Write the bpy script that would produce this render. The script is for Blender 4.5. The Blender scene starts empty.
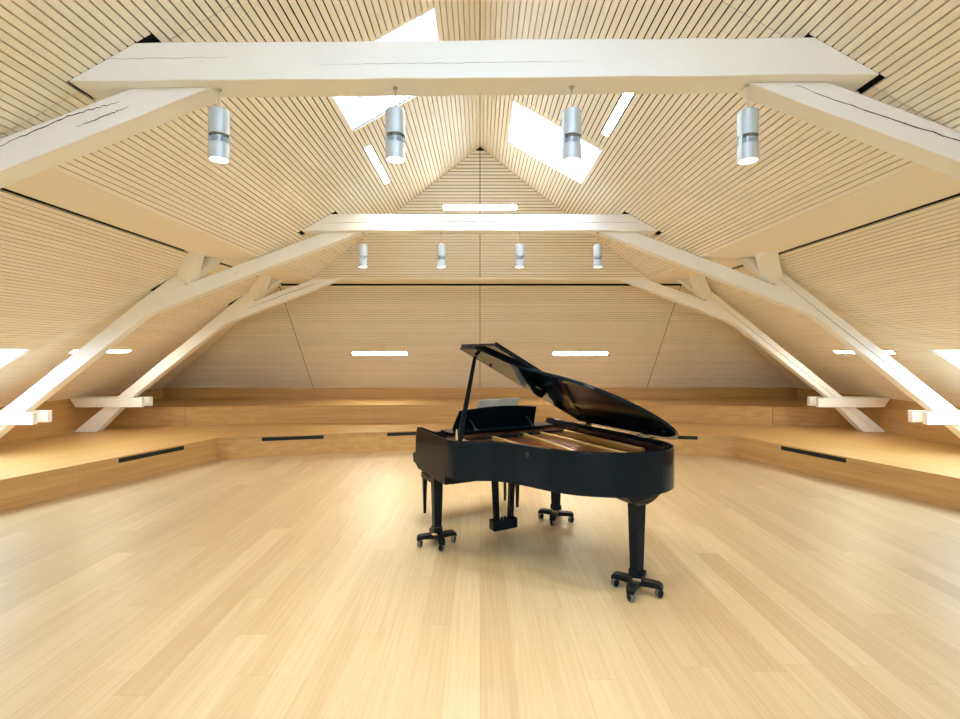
import bpy, bmesh, math, random
from mathutils import Vector, Matrix
random.seed(7)
PI = math.pi
S = bpy.context.scene
COL = S.collection

# ------------------------------------------------------------------ dimensions (metres)
H = 1.688                      # eye height; room heights below are given from the eye line
R, T, SB, Z0 = 2.8, .566, 1.082, 6.751          # ridge, side pitch, hip pitch, hip apex distance
YS, X2, T2, Z2S, S2 = 1.2, 3.503, .603, 8.757, 1.09   # ledge height, lower roof start and pitches
KNEE = -.787
X2S, T2S = {-1: X2, 1: 3.64}, {-1: T2, 1: (YS - KNEE) / (X2 + (YS - KNEE) / T2 - 3.64)}
XW = X2 + (YS - KNEE) / T2       # side knee wall
ZK = Z2S + (YS - KNEE) / S2      # back knee wall
STEP = .336
YB = -6.0                        # front end of the hall, behind the viewer
def W(x, d, y): return Vector((x, d, H + y))

# ------------------------------------------------------------------ materials
def newmat(name):
    m = bpy.data.materials.new(name); m.use_nodes = True
    nt = m.node_tree
    return m, nt, nt.nodes['Principled BSDF']
def simple(name, col, rough=.5, metal=0., coat=0., ior=1.5, spec=.5):
    m, nt, b = newmat(name)
    b.inputs['Base Color'].default_value = (*col, 1); b.inputs['Roughness'].default_value = rough
    b.inputs['Metallic'].default_value = metal; b.inputs['IOR'].default_value = ior
    b.inputs['Coat Weight'].default_value = coat; b.inputs['Coat Roughness'].default_value = .03
    b.inputs['Specular IOR Level'].default_value = spec
    return m
def emit(name, col, strength):
    m = bpy.data.materials.new(name); m.use_nodes = True
    nt = m.node_tree; nt.nodes.clear()
    o = nt.nodes.new('ShaderNodeOutputMaterial'); e = nt.nodes.new('ShaderNodeEmission')
    e.inputs['Color'].default_value = (*col, 1); e.inputs['Strength'].default_value = strength
    nt.links.new(e.outputs[0], o.inputs[0]); return m
def math_node(nt, op, a, b=None):
    n = nt.nodes.new('ShaderNodeMath'); n.operation = op
    for i, v in enumerate((a, b)):
        if v is None: continue
        if isinstance(v, (int, float)): n.inputs[i].default_value = v
        else: nt.links.new(v, n.inputs[i])
    return n.outputs[0]
def ramp(nt, fac, stops):
    r = nt.nodes.new('ShaderNodeValToRGB'); nt.links.new(fac, r.inputs[0])
    els = r.color_ramp.elements
    while len(els) < len(stops): els.new(.5)
    for e, (p, c) in zip(els, stops): e.position = p; e.color = (*c, 1)
    return r.outputs[0]
def mixcol(nt, fac, a, b, mode='MIX'):
    n = nt.nodes.new('ShaderNodeMix'); n.data_type = 'RGBA'; n.blend_type = mode
    for s, v in ((n.inputs[0], fac), (n.inputs[6], a), (n.inputs[7], b)):
        if isinstance(v, (int, float)): s.default_value = v
        elif isinstance(v, tuple): s.default_value = (*v, 1)
        else: nt.links.new(v, s)
    return n.outputs[2]
def wood(name, light, dark, angle=0., rough=.4, island=.12, coat=0., bump=.05, grain=26.):
    """straight grained wood; the grain runs along x turned by angle about z"""
    m, nt, b = newmat(name)
    tc = nt.nodes.new('ShaderNodeTexCoord'); mp = nt.nodes.new('ShaderNodeMapping')
    mp.inputs['Rotation'].default_value = (0, 0, -angle); nt.links.new(tc.outputs['Object'], mp.inputs[0])
    m2 = nt.nodes.new('ShaderNodeMapping'); m2.inputs['Scale'].default_value = (.8, grain, grain)
    nt.links.new(mp.outputs[0], m2.inputs[0])
    n = nt.nodes.new('ShaderNodeTexNoise'); n.inputs['Scale'].default_value = 1.
    n.inputs['Detail'].default_value = 5; n.inputs['Distortion'].default_value = .5
    nt.links.new(m2.outputs[0], n.inputs['Vector'])
    c = ramp(nt, n.outputs['Fac'], [(.3, dark), (.7, light)])
    g = nt.nodes.new('ShaderNodeNewGeometry')
    v = math_node(nt, 'ADD', math_node(nt, 'MULTIPLY', g.outputs['Random Per Island'], island), 1 - island * .6)
    cc = nt.nodes.new('ShaderNodeCombineColor')
    for i in range(3): nt.links.new(v, cc.inputs[i])
    c = mixcol(nt, 1., c, cc.outputs[0], 'MULTIPLY')
    nt.links.new(c, b.inputs['Base Color']); b.inputs['Roughness'].default_value = rough
    b.inputs['Coat Weight'].default_value = coat
    bp = nt.nodes.new('ShaderNodeBump'); bp.inputs['Strength'].default_value = bump
    nt.links.new(n.outputs['Fac'], bp.inputs['Height']); nt.links.new(bp.outputs[0], b.inputs['Normal'])
    return m
def floor_mat():
    m, nt, b = newmat('oak_floorboards')
    tc = nt.nodes.new('ShaderNodeTexCoord'); sp = nt.nodes.new('ShaderNodeSeparateXYZ')
    nt.links.new(tc.outputs['Object'], sp.inputs[0])
    PW, PL = .18, 2.1
    xs = math_node(nt, 'DIVIDE', sp.outputs[0], PW); xi = math_node(nt, 'FLOOR', xs); xf = math_node(nt, 'FRACT', xs)
    wn = nt.nodes.new('ShaderNodeTexWhiteNoise'); wn.noise_dimensions = '1D'; nt.links.new(xi, wn.inputs['W'])
    ys = math_node(nt, 'ADD', math_node(nt, 'DIVIDE', sp.outputs[1], PL), math_node(nt, 'MULTIPLY', wn.outputs['Value'], 7.3))
    yi = math_node(nt, 'FLOOR', ys); yf = math_node(nt, 'FRACT', ys)
    cv = nt.nodes.new('ShaderNodeCombineXYZ'); nt.links.new(xi, cv.inputs[0]); nt.links.new(yi, cv.inputs[1])
    w2 = nt.nodes.new('ShaderNodeTexWhiteNoise'); w2.noise_dimensions = '2D'; nt.links.new(cv.outputs[0], w2.inputs['Vector'])
    # grain, shifted from board to board
    off = nt.nodes.new('ShaderNodeVectorMath'); off.operation = 'MULTIPLY_ADD'
    nt.links.new(w2.outputs['Color'], off.inputs[0]); off.inputs[1].default_value = (31, 17, 9)
    nt.links.new(tc.outputs['Object'], off.inputs[2])
    mp = nt.nodes.new('ShaderNodeMapping'); mp.inputs['Scale'].default_value = (18, 1.0, 1)
    nt.links.new(off.outputs[0], mp.inputs[0])
    n = nt.nodes.new('ShaderNodeTexNoise'); n.inputs['Scale'].default_value = 1.; n.inputs['Detail'].default_value = 6
    n.inputs['Distortion'].default_value = 1.2; nt.links.new(mp.outputs[0], n.inputs['Vector'])
    wv = nt.nodes.new('ShaderNodeTexWave'); wv.inputs['Scale'].default_value = .55; wv.inputs['Distortion'].default_value = 9
    wv.inputs['Detail'].default_value = 3; nt.links.new(mp.outputs[0], wv.inputs['Vector'])
    gf = math_node(nt, 'ADD', math_node(nt, 'MULTIPLY', n.outputs['Fac'], .88), math_node(nt, 'MULTIPLY', wv.outputs['Fac'], .12))
    c = ramp(nt, gf, [(.28, FL_D), (.68, FL_L)])
    tone = ramp(nt, w2.outputs['Value'], [(0., (.89, .845, .80)), (.3, (.96, .945, .92)), (.8, (1., 1., .99)), (1., (1.06, 1.07, 1.09))])
    c = mixcol(nt, 1., c, tone, 'MULTIPLY')
    def edge(f, w):
        a = math_node(nt, 'LESS_THAN', f, w); d = math_node(nt, 'GREATER_THAN', f, 1 - w)
        return math_node(nt, 'MAXIMUM', a, d)
    e = math_node(nt, 'MAXIMUM', edge(xf, .006), edge(yf, .0008))
    c = mixcol(nt, math_node(nt, 'MULTIPLY', e, .35), c, (.30, .19, .09))
    nt.links.new(c, b.inputs['Base Color'])
    b.inputs['Roughness'].default_value = .42; b.inputs['Specular IOR Level'].default_value = .42
    bp = nt.nodes.new('ShaderNodeBump'); bp.inputs['Strength'].default_value = .04
    nt.links.new(gf, bp.inputs['Height']); nt.links.new(bp.outputs[0], b.inputs['Normal'])
    return m
def paint_mat():
    m, nt, b = newmat('white_painted_timber')
    tc = nt.nodes.new('ShaderNodeTexCoord')
    n = nt.nodes.new('ShaderNodeTexNoise'); n.inputs['Scale'].default_value = 3.; n.inputs['Detail'].default_value = 4
    nt.links.new(tc.outputs['Object'], n.inputs['Vector'])
    c = ramp(nt, n.outputs['Fac'], [(.3, (.89, .895, .885)), (.7, (.93, .935, .925))])
    nt.links.new(c, b.inputs['Base Color']); b.inputs['Roughness'].default_value = .55
    b.inputs['Specular IOR Level'].default_value = .3
    bp = nt.nodes.new('ShaderNodeBump'); bp.inputs['Strength'].default_value = .12; bp.inputs['Distance'].default_value = .02
    nt.links.new(n.outputs['Fac'], bp.inputs['Height']); nt.links.new(bp.outputs[0], b.inputs['Normal'])
    return m
FL_L, FL_D = (.585, .435, .247), (.505, .36, .188)
M = {}
M['floor'] = floor_mat()
M['slat'] = wood('pale_larch_slats', (.93, .875, .775), (.89, .825, .70), 0, .6, .06, bump=.02)
M['slat_y'] = wood('pale_larch_slats_lengthwise', (.93, .875, .775), (.89, .825, .70), PI / 2, .6, .06, bump=.02)
M['backing'] = simple('black_acoustic_fleece', (.018, .022, .022), .9, spec=.1)
M['plaster'] = simple('cream_painted_board', (.92, .875, .775), .6, spec=.3)
M['white'] = simple('white_window_lining', (.88, .88, .88), .5)
M['frame'] = simple('white_window_frame', (.8, .8, .8), .4)
M['paint'] = paint_mat()
M['crack'] = simple('dark_timber_crack', (.05, .045, .04), .9, spec=.1)
OAK = ((.61, .385, .15), (.49, .29, .10))
M['oak'] = wood('oak_panel', *OAK, 0, .38, .10, bump=.03, grain=20)
M['oak_y'] = wood('oak_panel_side', *OAK, PI / 2, .38, .10, bump=.03, grain=20)
M['oak_l'] = wood('oak_panel_left', *OAK, math.atan2(2.66, 1.), .38, .10, bump=.03, grain=20)
M['oak_r'] = wood('oak_panel_right', *OAK, math.atan2(2.66, -1.), .38, .10, bump=.03, grain=20)
M['slot'] = simple('black_vent_slot', (.008, .014, .016), .5, spec=.3)
M['black'] = simple('black_piano_lacquer', (.005, .009, .013), .06, ior=1.45, spec=.15)
M['blacksoft'] = simple('satin_black', (.010, .012, .014), .3)
M['rubber'] = simple('black_rubber', (.012, .012, .013), .6)
M['wheel'] = simple('grey_caster_tread', (.14, .15, .155), .35)
M['cast'] = simple('black_dolly_steel', (.006, .008, .009), .4, spec=.15)
M['brass'] = simple('brass', (.78, .64, .38), .3, 1.)
M['plate'] = simple('bronze_iron_plate', (.62, .34, .12), .33, .75)
M['goldbar'] = simple('gold_plate_bar', (.80, .52, .17), .3, .7)
M['board'] = wood('spruce_soundboard', (.62, .29, .14), (.52, .23, .105), 1.2, .3, .05, bump=.01)
M['innerrim'] = simple('mahogany_inner_rim', (.045, .018, .016), .18, coat=.5)
M['string'] = simple('copper_steel_strings', (.70, .42, .26), .3, 1.)
M['felt'] = simple('dark_felt', (.03, .012, .012), .9)
M['paper'] = simple('cream_sheet_music_paper', (.88, .86, .76), .7, spec=.2)
M['ink'] = simple('grey_ink', (.35, .34, .31), .8, spec=.1)
M['ivory'] = simple('white_key_plastic', (.85, .84, .80), .2)
M['lampmetal'] = simple('silver_grey_lamp_metal', (.52, .58, .63), .42, .25)
M['lampdark'] = simple('dark_lamp_inside', (.07, .09, .10), .5, .2)
M['cable'] = simple('steel_cable', (.55, .52, .48), .4, .6)
M['leather'] = simple('black_bench_leather', (.012, .012, .013), .4)
M['lens'] = emit('lamp_lens_glow', (1., .93, .82), 9.)
M['strip'] = emit('strip_light_glow', (1., .97, .82), 75.)

# ------------------------------------------------------------------ mesh helpers
def obj(name, bm, mats, parent=None, smooth=False, bevel=0., seg=2, angle=35):
    bmesh.ops.recalc_face_normals(bm, faces=bm.faces)
    me = bpy.data.meshes.new(name); bm.to_mesh(me); bm.free()
    for m in (mats if isinstance(mats, (list, tuple)) else [mats]): me.materials.append(M[m])
    o = bpy.data.objects.new(name, me); COL.objects.link(o)
    if parent: o.parent = parent
    if smooth:
        for p in me.polygons: p.use_smooth = True
        me.set_sharp_from_angle(angle=math.radians(angle))
    if bevel:
        b = o.modifiers.new('bevel', 'BEVEL'); b.width = bevel; b.segments = seg; b.limit_method = 'ANGLE'
        b.angle_limit = math.radians(40)
    return o
def B(): return bmesh.new()
def faces_of(bm, vs, idx, mi=0):
    v = [bm.verts.new(p) for p in vs]
    for f in idx: bm.faces.new([v[i] for i in f]).material_index = mi
    return v
def prism(bm, base, top, mi=0):
    n = len(base)
    faces_of(bm, list(base) + list(top),
             [tuple(range(n - 1, -1, -1)), tuple(range(n, 2 * n))] + [(i, (i + 1) % n, n + (i + 1) % n, n + i) for i in range(n)], mi)
def box(bm, x0, x1, y0, y1, z0, z1, mi=0):
    prism(bm, [(x0, y0, z0), (x1, y0, z0), (x1, y1, z0), (x0, y1, z0)], [(x0, y0, z1), (x1, y0, z1), (x1, y1, z1), (x0, y1, z1)], mi)
def poly_z(bm, pts, z0, z1, mi=0): prism(bm, [(p[0], p[1], z0) for p in pts], [(p[0], p[1], z1) for p in pts], mi)
def cyl(bm, c, r, z0, z1, n=32, r2=None, mi=0):
    r2 = r if r2 is None else r2
    a = [(math.cos(2 * PI * i / n), math.sin(2 * PI * i / n)) for i in range(n)]
    prism(bm, [(c[0] + r * x, c[1] + r * y, z0) for x, y in a], [(c[0] + r2 * x, c[1] + r2 * y, z1) for x, y in a], mi)
def tube(bm, p, q, r, n=10, r2=None, mi=0):
    p, q = Vector(p), Vector(q); d = (q - p).normalized()
    u = d.orthogonal().normalized(); v = d.cross(u); r2 = r if r2 is None else r2
    a = [u * math.cos(2 * PI * i / n) + v * math.sin(2 * PI * i / n) for i in range(n)]
    prism(bm, [p + r * k for k in a], [q + r2 * k for k in a], mi)
def lathe(bm, prof, c=(0, 0), n=36, mi=0):
    rings = []
    for r, z in prof: rings.append([bm.verts.new((c[0] + r * math.cos(2 * PI * i / n), c[1] + r * math.sin(2 * PI * i / n), z)) for i in range(n)])
    for a, b in zip(rings, rings[1:]):
        for i in range(n): bm.faces.new((a[i], a[(i + 1) % n], b[(i + 1) % n], b[i])).material_index = mi
    for rg, ok in ((rings[0], prof[0][0] > 1e-5), (rings[-1], prof[-1][0] > 1e-5)):
        if ok: bm.faces.new(rg).material_index = mi
def tag(o, label=None, cat=None, group=None, kind=None):
    if label: o['label'] = label
    if cat: o['category'] = cat
    if group: o['group'] = group
    if kind: o['kind'] = kind
    return o
def empty(name, loc, rz=0., label=None, cat=None, group=None):
    o = bpy.data.objects.new(name, None); COL.objects.link(o); o.location = loc; o.rotation_euler = (0, 0, rz)
    o.empty_display_size = .2
    return tag(o, label, cat, group)
def struct(name, bm, mats, label=None, cat=None, parent=None, **k):
    o = obj(name, bm, mats, parent, **k); o['kind'] = 'structure'
    if not parent: tag(o, label, cat)
    return o
def copy_tree(o, parent=None):
    c = o.copy(); COL.objects.link(c)
    if parent: c.parent = parent
    for ch in list(o.children): copy_tree(ch, c)
    return c

# ------------------------------------------------------------------ roof lining
G_ = .009                     # gap between slats; the pitch is 50 mm, fitted to the slope
NU = round((R - YS) * math.hypot(1, T) / T / .05); P_ = (R - YS) * math.hypot(1, T) / T / NU
TH = .022
# skylight openings (those out of view are added to bring in daylight) and lamp slots on the slopes: (side, level, |x|0, |x|1, y0, y1)
ca, sa = 1 / math.hypot(1, T), T / math.hypot(1, T)
cl, sl_ = 1 / math.hypot(1, T2), T2 / math.hypot(1, T2)
def snap_u(x): return round(x / ca / P_) * P_ * ca
def snap_l(x, s=-1):
    c = 1 / math.hypot(1, T2S[s]); return X2S[s] + .03 + round((x - X2S[s] - .03) / c / P_) * P_ * c
SKY = [(-1, 'u', snap_u(.33), snap_u(1.20), 3.74, 4.73), (1, 'u', snap_u(.35), snap_u(1.24), 5.13, 6.14),
       (-1, 'u', snap_u(.33), snap_u(1.20), -1.0, .7), (1, 'u', snap_u(.35), snap_u(1.24), -.7, 1.1),
       (-1, 'u', snap_u(.33), snap_u(1.20), -3.8, -2.0), (1, 'u', snap_u(.35), snap_u(1.24), -3.4, -1.6),
       (-1, 'l', snap_l(5.44), snap_l(6.50), 4.30, 5.98), (1, 'l', snap_l(5.54, 1), snap_l(6.55, 1), 4.30, 6.04),
       (-1, 'l', snap_l(5.44), snap_l(6.34), 1.5, 2.5), (1, 'l', snap_l(5.44, 1), snap_l(6.34, 1), 1.5, 2.5),
       (-1, 'l', snap_l(5.44), snap_l(6.34), -2., -1.), (1, 'l', snap_l(5.44, 1), snap_l(6.34, 1), -2., -1.)]
LAMPS = [(-1, 'u', snap_u(1.135), snap_u(1.215), 5.145, 6.251), (1, 'u', snap_u(1.175), snap_u(1.255), 3.71, 4.816),
         (-1, 'l', snap_l(5.45), snap_l(5.53), 6.635, 7.741), (1, 'l', snap_l(5.535, 1), snap_l(5.615, 1), 6.635, 7.741)]
POCK = [('u', 1.84, 2.31, y + .001, y + .2) for y in (2.738, 6.215)] + [('l', 3.4, 4.2, y - .012, y + .155) for y in (2.808, 6.285, 8.22)]
BEYOND = {'u': lambda x, s: Z0 + T * x / SB, 'l': lambda x, s: Z2S + (x - X2S[s]) * T2S[s] / S2}
def intervals(y0, y1, cuts):
    segs = [(y0, y1)]
    for c0, c1 in cuts:
        out = []
        for a, b in segs:
            if c1 <= a or c0 >= b: out.append((a, b)); continue
            if c0 > a: out.append((a, c0))
            if c1 < b: out.append((c1, b))
        segs = out
    return [s for s in segs if s[1] - s[0] > .01]
def side_roof(s, name, label):
    bm = B(); X2, T2 = X2S[s], T2S[s]; cl, sl_ = 1 / math.hypot(1, T2), T2 / math.hypot(1, T2)
    for lev in 'ul':
        if lev == 'u': c, si, x00, z00, n = ca, sa, 0., R, NU
        else: c, si, x00, z00, n = cl, sl_, X2 + .03, YS - .03 * T2, int((XW - X2 - .03) / cl / P_ + 1)
        nrm = Vector((s * si, 0, c))
        pt = lambda u, y: Vector((s * (x00 + u * c), y, H + z00 - u * si))
        for k in range(n):
            u0, u1 = k * P_ + G_ / 2, (k + 1) * P_ - G_ / 2
            xm = x00 + (u0 + u1) / 2 * c
            cuts = [(y0, y1) for (ss, l, a, b, y0, y1) in SKY + LAMPS if ss == s and l == lev and a < xm < b]
            cuts += [(y0, y1) for (l, a, b, y0, y1) in POCK if l == lev and a < xm < b and (l == 'u' or s < 0) and not (l == 'u' and y0 < 3 and xm > (2.31 if s < 0 else 2.25))]
            for sy in ((-1.2, 2.832, 5.0) if lev == 'u' else (-.4, 2.6, 6.08)): cuts.append((sy - .0025, sy + .0025))
            e0, e1 = BEYOND[lev](x00 + u0 * c, s), BEYOND[lev](x00 + u1 * c, s)
            for a, b in intervals(YB, 99, cuts):
                b0, b1 = (e0 - .003, e1 - .003) if b > 90 else (b, b)
                if a > b0 - .01: continue
                q = [pt(u0, a), pt(u1, a), pt(u1, b1), pt(u0, b0)]
                prism(bm, q, [v + nrm * TH for v in q])
        # black fleece behind the slats, opened at the skylights
        OFF = .05
        sk = [(a, b, y0, y1) for (ss, l, a, b, y0, y1) in SKY if ss == s and l == lev]
        xs = sorted({x00 - (.12 if lev == 'l' else 0), (R - YS) / T + .06 if lev == 'u' else XW + .15, *[v for k in sk for v in k[:2]]})
        yy = sorted({YB, *[v for k in sk for v in k[2:]]}) + [None]
        pz = lambda x, y: Vector((s * x, y, H + (R - T * x if lev == 'u' else YS - T2 * (x - X2)))) + nrm * OFF
        for xa, xb in zip(xs, xs[1:]):
            for ya, yb in zip(yy, yy[1:]):
                if any(k[0] <= (xa + xb) / 2 <= k[1] and yb is not None and k[2] <= (ya + yb) / 2 <= k[3] for k in sk): continue
                ea, eb = (BEYOND[lev](xa, s) + .1, BEYOND[lev](xb, s) + .1) if yb is None else (yb, yb)
                q = [pz(xa, ya), pz(xb, ya), pz(xb, eb), pz(xa, ea)]
                prism(bm, q, [v + nrm * .01 for v in q], 1)
    return struct(name, bm, ['slat_y', 'backing'], label, 'ceiling')
side_roof(-1, 'ceiling_left', 'left roof slope lined with pale horizontal wood slats and skylights')
side_roof(1, 'ceiling_right', 'right roof slope lined with pale horizontal wood slats and skylights')

def hip_roof():
    bm = B()
    HL = [('u', -.553, .553, .85, .95), ('l', -2.57, -1.466, 0, 0), ('l', 1.466, 2.57, 0, 0)]
    res = {}
    for lev in 'ul':
        s = SB if lev == 'u' else S2
        cb, sb = 1 / math.hypot(1, s), s / math.hypot(1, s)
        y00, z00 = (R, Z0) if lev == 'u' else (YS - .03 * s, Z2S + .03)
        n = round((R - YS) / sb / .05) if lev == 'u' else int((y00 - KNEE) / sb / .05 + .7)
        P_ = (R - YS) / sb / n if lev == 'u' else .05
        nrm = Vector((0, sb, cb))
        xe = lambda v, q=1, lev=lev, sb=sb, s=s: (v * sb / T if lev == 'u' else X2S[q] + .03 * s / T2S[q] + v * sb / T2S[q])
        pt = lambda x, v, z00=z00, cb=cb, y00=y00, sb=sb: W(x, z00 + v * cb, y00 - v * sb)
        vl = 17 if lev == 'u' else round((YS + .036 - .03 * s) / sb / P_) - 1
        res[lev] = (pt, nrm, vl * P_, (vl + 2) * P_)
        for k in range(n):
            v0, v1 = k * P_ + .0056, (k + 1) * P_ - .0056
            cuts = [(-.005, .005)] + ([(-3.593, -3.580), (3.580, 3.593)] if lev == 'l' else [])
            if vl <= k < vl + 2: cuts += [(a, b) for l, a, b, _, _ in HL if l == lev]
            e0, e1 = xe(v0) - .003, xe(v1) - .003; f0, f1 = xe(v0, -1) - .003, xe(v1, -1) - .003
            for a, b in intervals(-99, 99, cuts):
                a0, a1 = (-f0, -f1) if a < -90 else (a, a)
                b0, b1 = (e0, e1) if b > 90 else (b, b)
                if b0 - a0 < .002 : continue
                q = [pt(a0, v0), pt(b0, v0), pt(b1, v1), pt(a1, v1)]
                prism(bm, q, [p + nrm * .011 for p in q])
        va, vb = (-.08, n * P_ + .03) if lev == 'u' else (-.14, n * P_ + .2)
        q = [pt(-max(0, xe(va)) - .12, va), pt(max(0, xe(va)) + .12, va), pt(xe(vb) + .12, vb), pt(-xe(vb) - .12, vb)]
        q = [p + nrm * .05 for p in q]
        prism(bm, q, [p + nrm * .01 for p in q], 1)
    struct('ceiling_back', bm, ['slat', 'backing'], 'sloping end of the roof lined with pale horizontal wood slats', 'ceiling')
    return res
HIP = hip_roof()

bm = B(); prism(bm, [(-.12, YB, H + R + .0), (0, YB, H + R + .062), (.12, YB, H + R + .0)], [(-.12, Z0 + .1, H + R), (0, Z0 + .1, H + R + .062), (.12, Z0 + .1, H + R)])
bmesh.ops.translate(bm, verts=bm.verts, vec=(0, 0, .03))
struct('trim_5', bm, 'backing', 'black strip added behind the slats to close the ridge against light', 'ceiling trim')  # added strip, keeps sky light from leaking in at the ridge

# horizontal ledge boards between the upper and lower slopes
xi, zi = (R - YS) / T, Z0 + (R - YS) / SB
def ledge(name, pts, label):
    bm = B(); poly_z(bm, pts, H + YS, H + YS + .03)
    struct(name, bm, 'plaster', label, 'ceiling trim')
for s, n in ((-1, 'trim_1'), (1, 'trim_2')):
    ledge(n, [(s * xi, YB), (s * X2S[s], YB), (s * X2S[s], Z2S), (s * xi, zi)], ('left' if s < 0 else 'right') + ' smooth cream ledge board between the two slatted slopes')
ledge('trim_3', [(-xi, zi), (xi, zi), (X2S[1], Z2S), (-X2S[-1], Z2S)], 'narrow cream ledge board crossing the slatted end of the roof')
bm = B()
box(bm, -X2S[-1] - .16, -X2S[-1] + .01, YB, Z2S + .15, H + YS + .031, H + YS + .04)
box(bm, X2S[1] - .01, X2S[1] + .16, YB, Z2S + .15, H + YS + .031, H + YS + .04)
box(bm, -X2S[-1] - .16, X2S[1] + .16, Z2S - .01, Z2S + .16, H + YS + .031, H + YS + .04)
struct('trim_4', bm, 'backing', 'black shadow gap along the outer edge of the ledge boards', 'ceiling trim')

# skylights: lining shaft, frame and glass
m = bpy.data.materials.new('clear_window_glass'); m.use_nodes = True
nt = m.node_tree; nt.nodes.clear()
o_ = nt.nodes.new('ShaderNodeOutputMaterial'); mx = nt.nodes.new('ShaderNodeMixShader'); tr = nt.nodes.new('ShaderNodeBsdfTransparent')
gl = nt.nodes.new('ShaderNodeBsdfGlossy'); gl.inputs['Roughness'].default_value = .02; mx.inputs[0].default_value = .05
tr.inputs['Color'].default_value = (.97, .98, .98, 1)
nt.links.new(tr.outputs[0], mx.inputs[1]); nt.links.new(gl.outputs[0], mx.inputs[2]); nt.links.new(mx.outputs[0], o_.inputs[0])
M['glass'] = m
SKYLIGHT_ENERGY = []
for i, (s, lev, xa, xb, ya, yb) in enumerate(SKY):
    X2, T2 = X2S[s], T2S[s]; t = T if lev == 'u' else T2
    c_, s_ = 1 / math.hypot(1, t), t / math.hypot(1, t)
    nrm = Vector((s * s_, 0, c_))
    pz = lambda x, y: Vector((s * x, y, H + (R - T * x if lev == 'u' else YS - T2 * (x - X2))))
    c4 = [pz(xa, ya), pz(xb, ya), pz(xb, yb), pz(xa, yb)]
    ctr = sum(c4, Vector()) / 4
    bm = B(); D = .30
    for k in range(4):
        p, q = c4[k], c4[(k + 1) % 4]
        out = ((p + q) / 2 - ctr).normalized() * .03
        a = [p + nrm * .004, q + nrm * .004, q + nrm * D, p + nrm * D]
        prism(bm, a, [v + out for v in a])
    side = 'left' if s < 0 else 'right'
    kind = 'square skylight high in the %s roof slope by the ridge' % side if lev == 'u' else 'low skylight near the eaves of the %s roof slope' % side
    w = struct('window_%d' % (i + 1), bm, 'white', kind, 'skylight')
    bm = B()
    u = (c4[1] - c4[0]).normalized(); v = (c4[3] - c4[0]).normalized()
    for k in range(4):
        p, q = c4[k] + nrm * (D - .05), c4[(k + 1) % 4] + nrm * (D - .05)
        inn = (ctr - (c4[k] + c4[(k + 1) % 4]) / 2).normalized() * .035
        a = [p, q, q + nrm * .05, p + nrm * .05]
        prism(bm, a, [z + inn for z in a])
    struct('window_frame', bm, 'frame', parent=w)
    bm = B(); a = [p + nrm * (D - .02) for p in c4]; prism(bm, a, [p + nrm * .006 for p in a])
    struct('pane', bm, 'glass', parent=w)
    SKYLIGHT_ENERGY.append((ctr + nrm * (D + .02), -nrm, (c4[1] - c4[0]).length, yb - ya, Vector((s * c_, 0, -s_))))

# ------------------------------------------------------------------ walls and floor
bm = B(); box(bm, -XW - .3, XW + .3, YB - .2, ZK + .3, -.1, 0)
struct('floor', bm, 'floor', 'light oak plank floor running away from the viewer', 'floor')
for s, n in ((-1, 'wall_left'), (1, 'wall_right')):
    bm = B(); x0, x1 = sorted((s * XW, s * (XW + .1))); box(bm, x0, x1, YB, ZK + .1, 0, H + KNEE + .02)
    struct(n, bm, 'oak_y', 'low oak panelled knee wall on the %s side' % ('left' if s < 0 else 'right'), 'wall')
bm = B()
for a, b in ((-XW, -3.587), (-3.585, -1.8), (-1.798, -.002), (0, 1.798), (1.8, 3.585), (3.587, XW)):
    box(bm, a, b, ZK, ZK + .1, 0, H + KNEE + .02)
box(bm, -XW, XW, ZK + .101, ZK + .13, 0, H + KNEE + .05)
struct('wall_back', bm, 'oak', 'low oak panel wall under the slatted end of the roof', 'wall')
# unseen end of the hall, with a window added to throw daylight on the beams
bm = B()
WX, WZ0, WZ1 = 1.7, 2.5, 3.35
t_ = .2
for a in ([(-XW - .3, 0), (-WX, 0), (-WX, 5), (-XW - .3, 5)], [(WX, 0), (XW + .3, 0), (XW + .3, 5), (WX, 5)],
          [(-WX, 0), (WX, 0), (WX, WZ0), (-WX, WZ0)], [(-WX, WZ1), (WX, WZ1), (WX, 5), (-WX, 5)]):
    prism(bm, [(x, YB - t_, z) for x, z in a], [(x, YB, z) for x, z in a])
struct('wall_front', bm, 'white', 'white end wall behind the viewer with a window added for daylight', 'wall')
bm = B()
for x in (-WX, -.85, 0, .85, WX - .06): box(bm, x, x + .06, YB - .15, YB - .05, WZ0, WZ1)
box(bm, -WX, WX, YB - .15, YB - .05, WZ0, WZ0 + .06); box(bm, -WX, WX, YB - .15, YB - .05, WZ1 - .06, WZ1)
wf = struct('window_13', bm, 'frame', 'white framed window added in the unseen end wall to bring in daylight', 'window')
bm = B(); box(bm, -WX + .01, WX - .01, YB - .105, YB - .1, WZ0 + .01, WZ1 - .01); struct('pane', bm, 'glass', parent=wf)

# ------------------------------------------------------------------ stepped oak platforms
def offset_poly(pl, d):
    out = []
    for i, p in enumerate(pl):
        ns = []
        for a, b in ((i - 1, i), (i, i + 1)):
            if a < 0 or b >= len(pl): continue
            v = Vector((pl[b][0] - pl[a][0], pl[b][1] - pl[a][1])).normalized(); ns.append(Vector((-v.y, v.x)))
        n = sum(ns, Vector((0, 0))).normalized(); k = d / max(.3, n.dot(ns[0]))
        out.append((p[0] + n.x * k, p[1] + n.y * k))
    return out
ZL, ZR = 7.67, 7.80
FL = (-4.10, ZL); FR = (4.12, ZR); FC = (.25, 8.72)
e_l = (-XW + .002, ZL - (XW - 4.10 - .002) / .376); e_r = (XW - .002, ZR - (XW - 4.12 - .002) / .376)
line1 = [e_l, FL, FC, FR, e_r]
t1 = empty('seating_platform', (0, 9.2, 0), 0, 'lower oak platform wrapping around the floor behind the piano, with black vent slots', 'platform')
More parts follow.
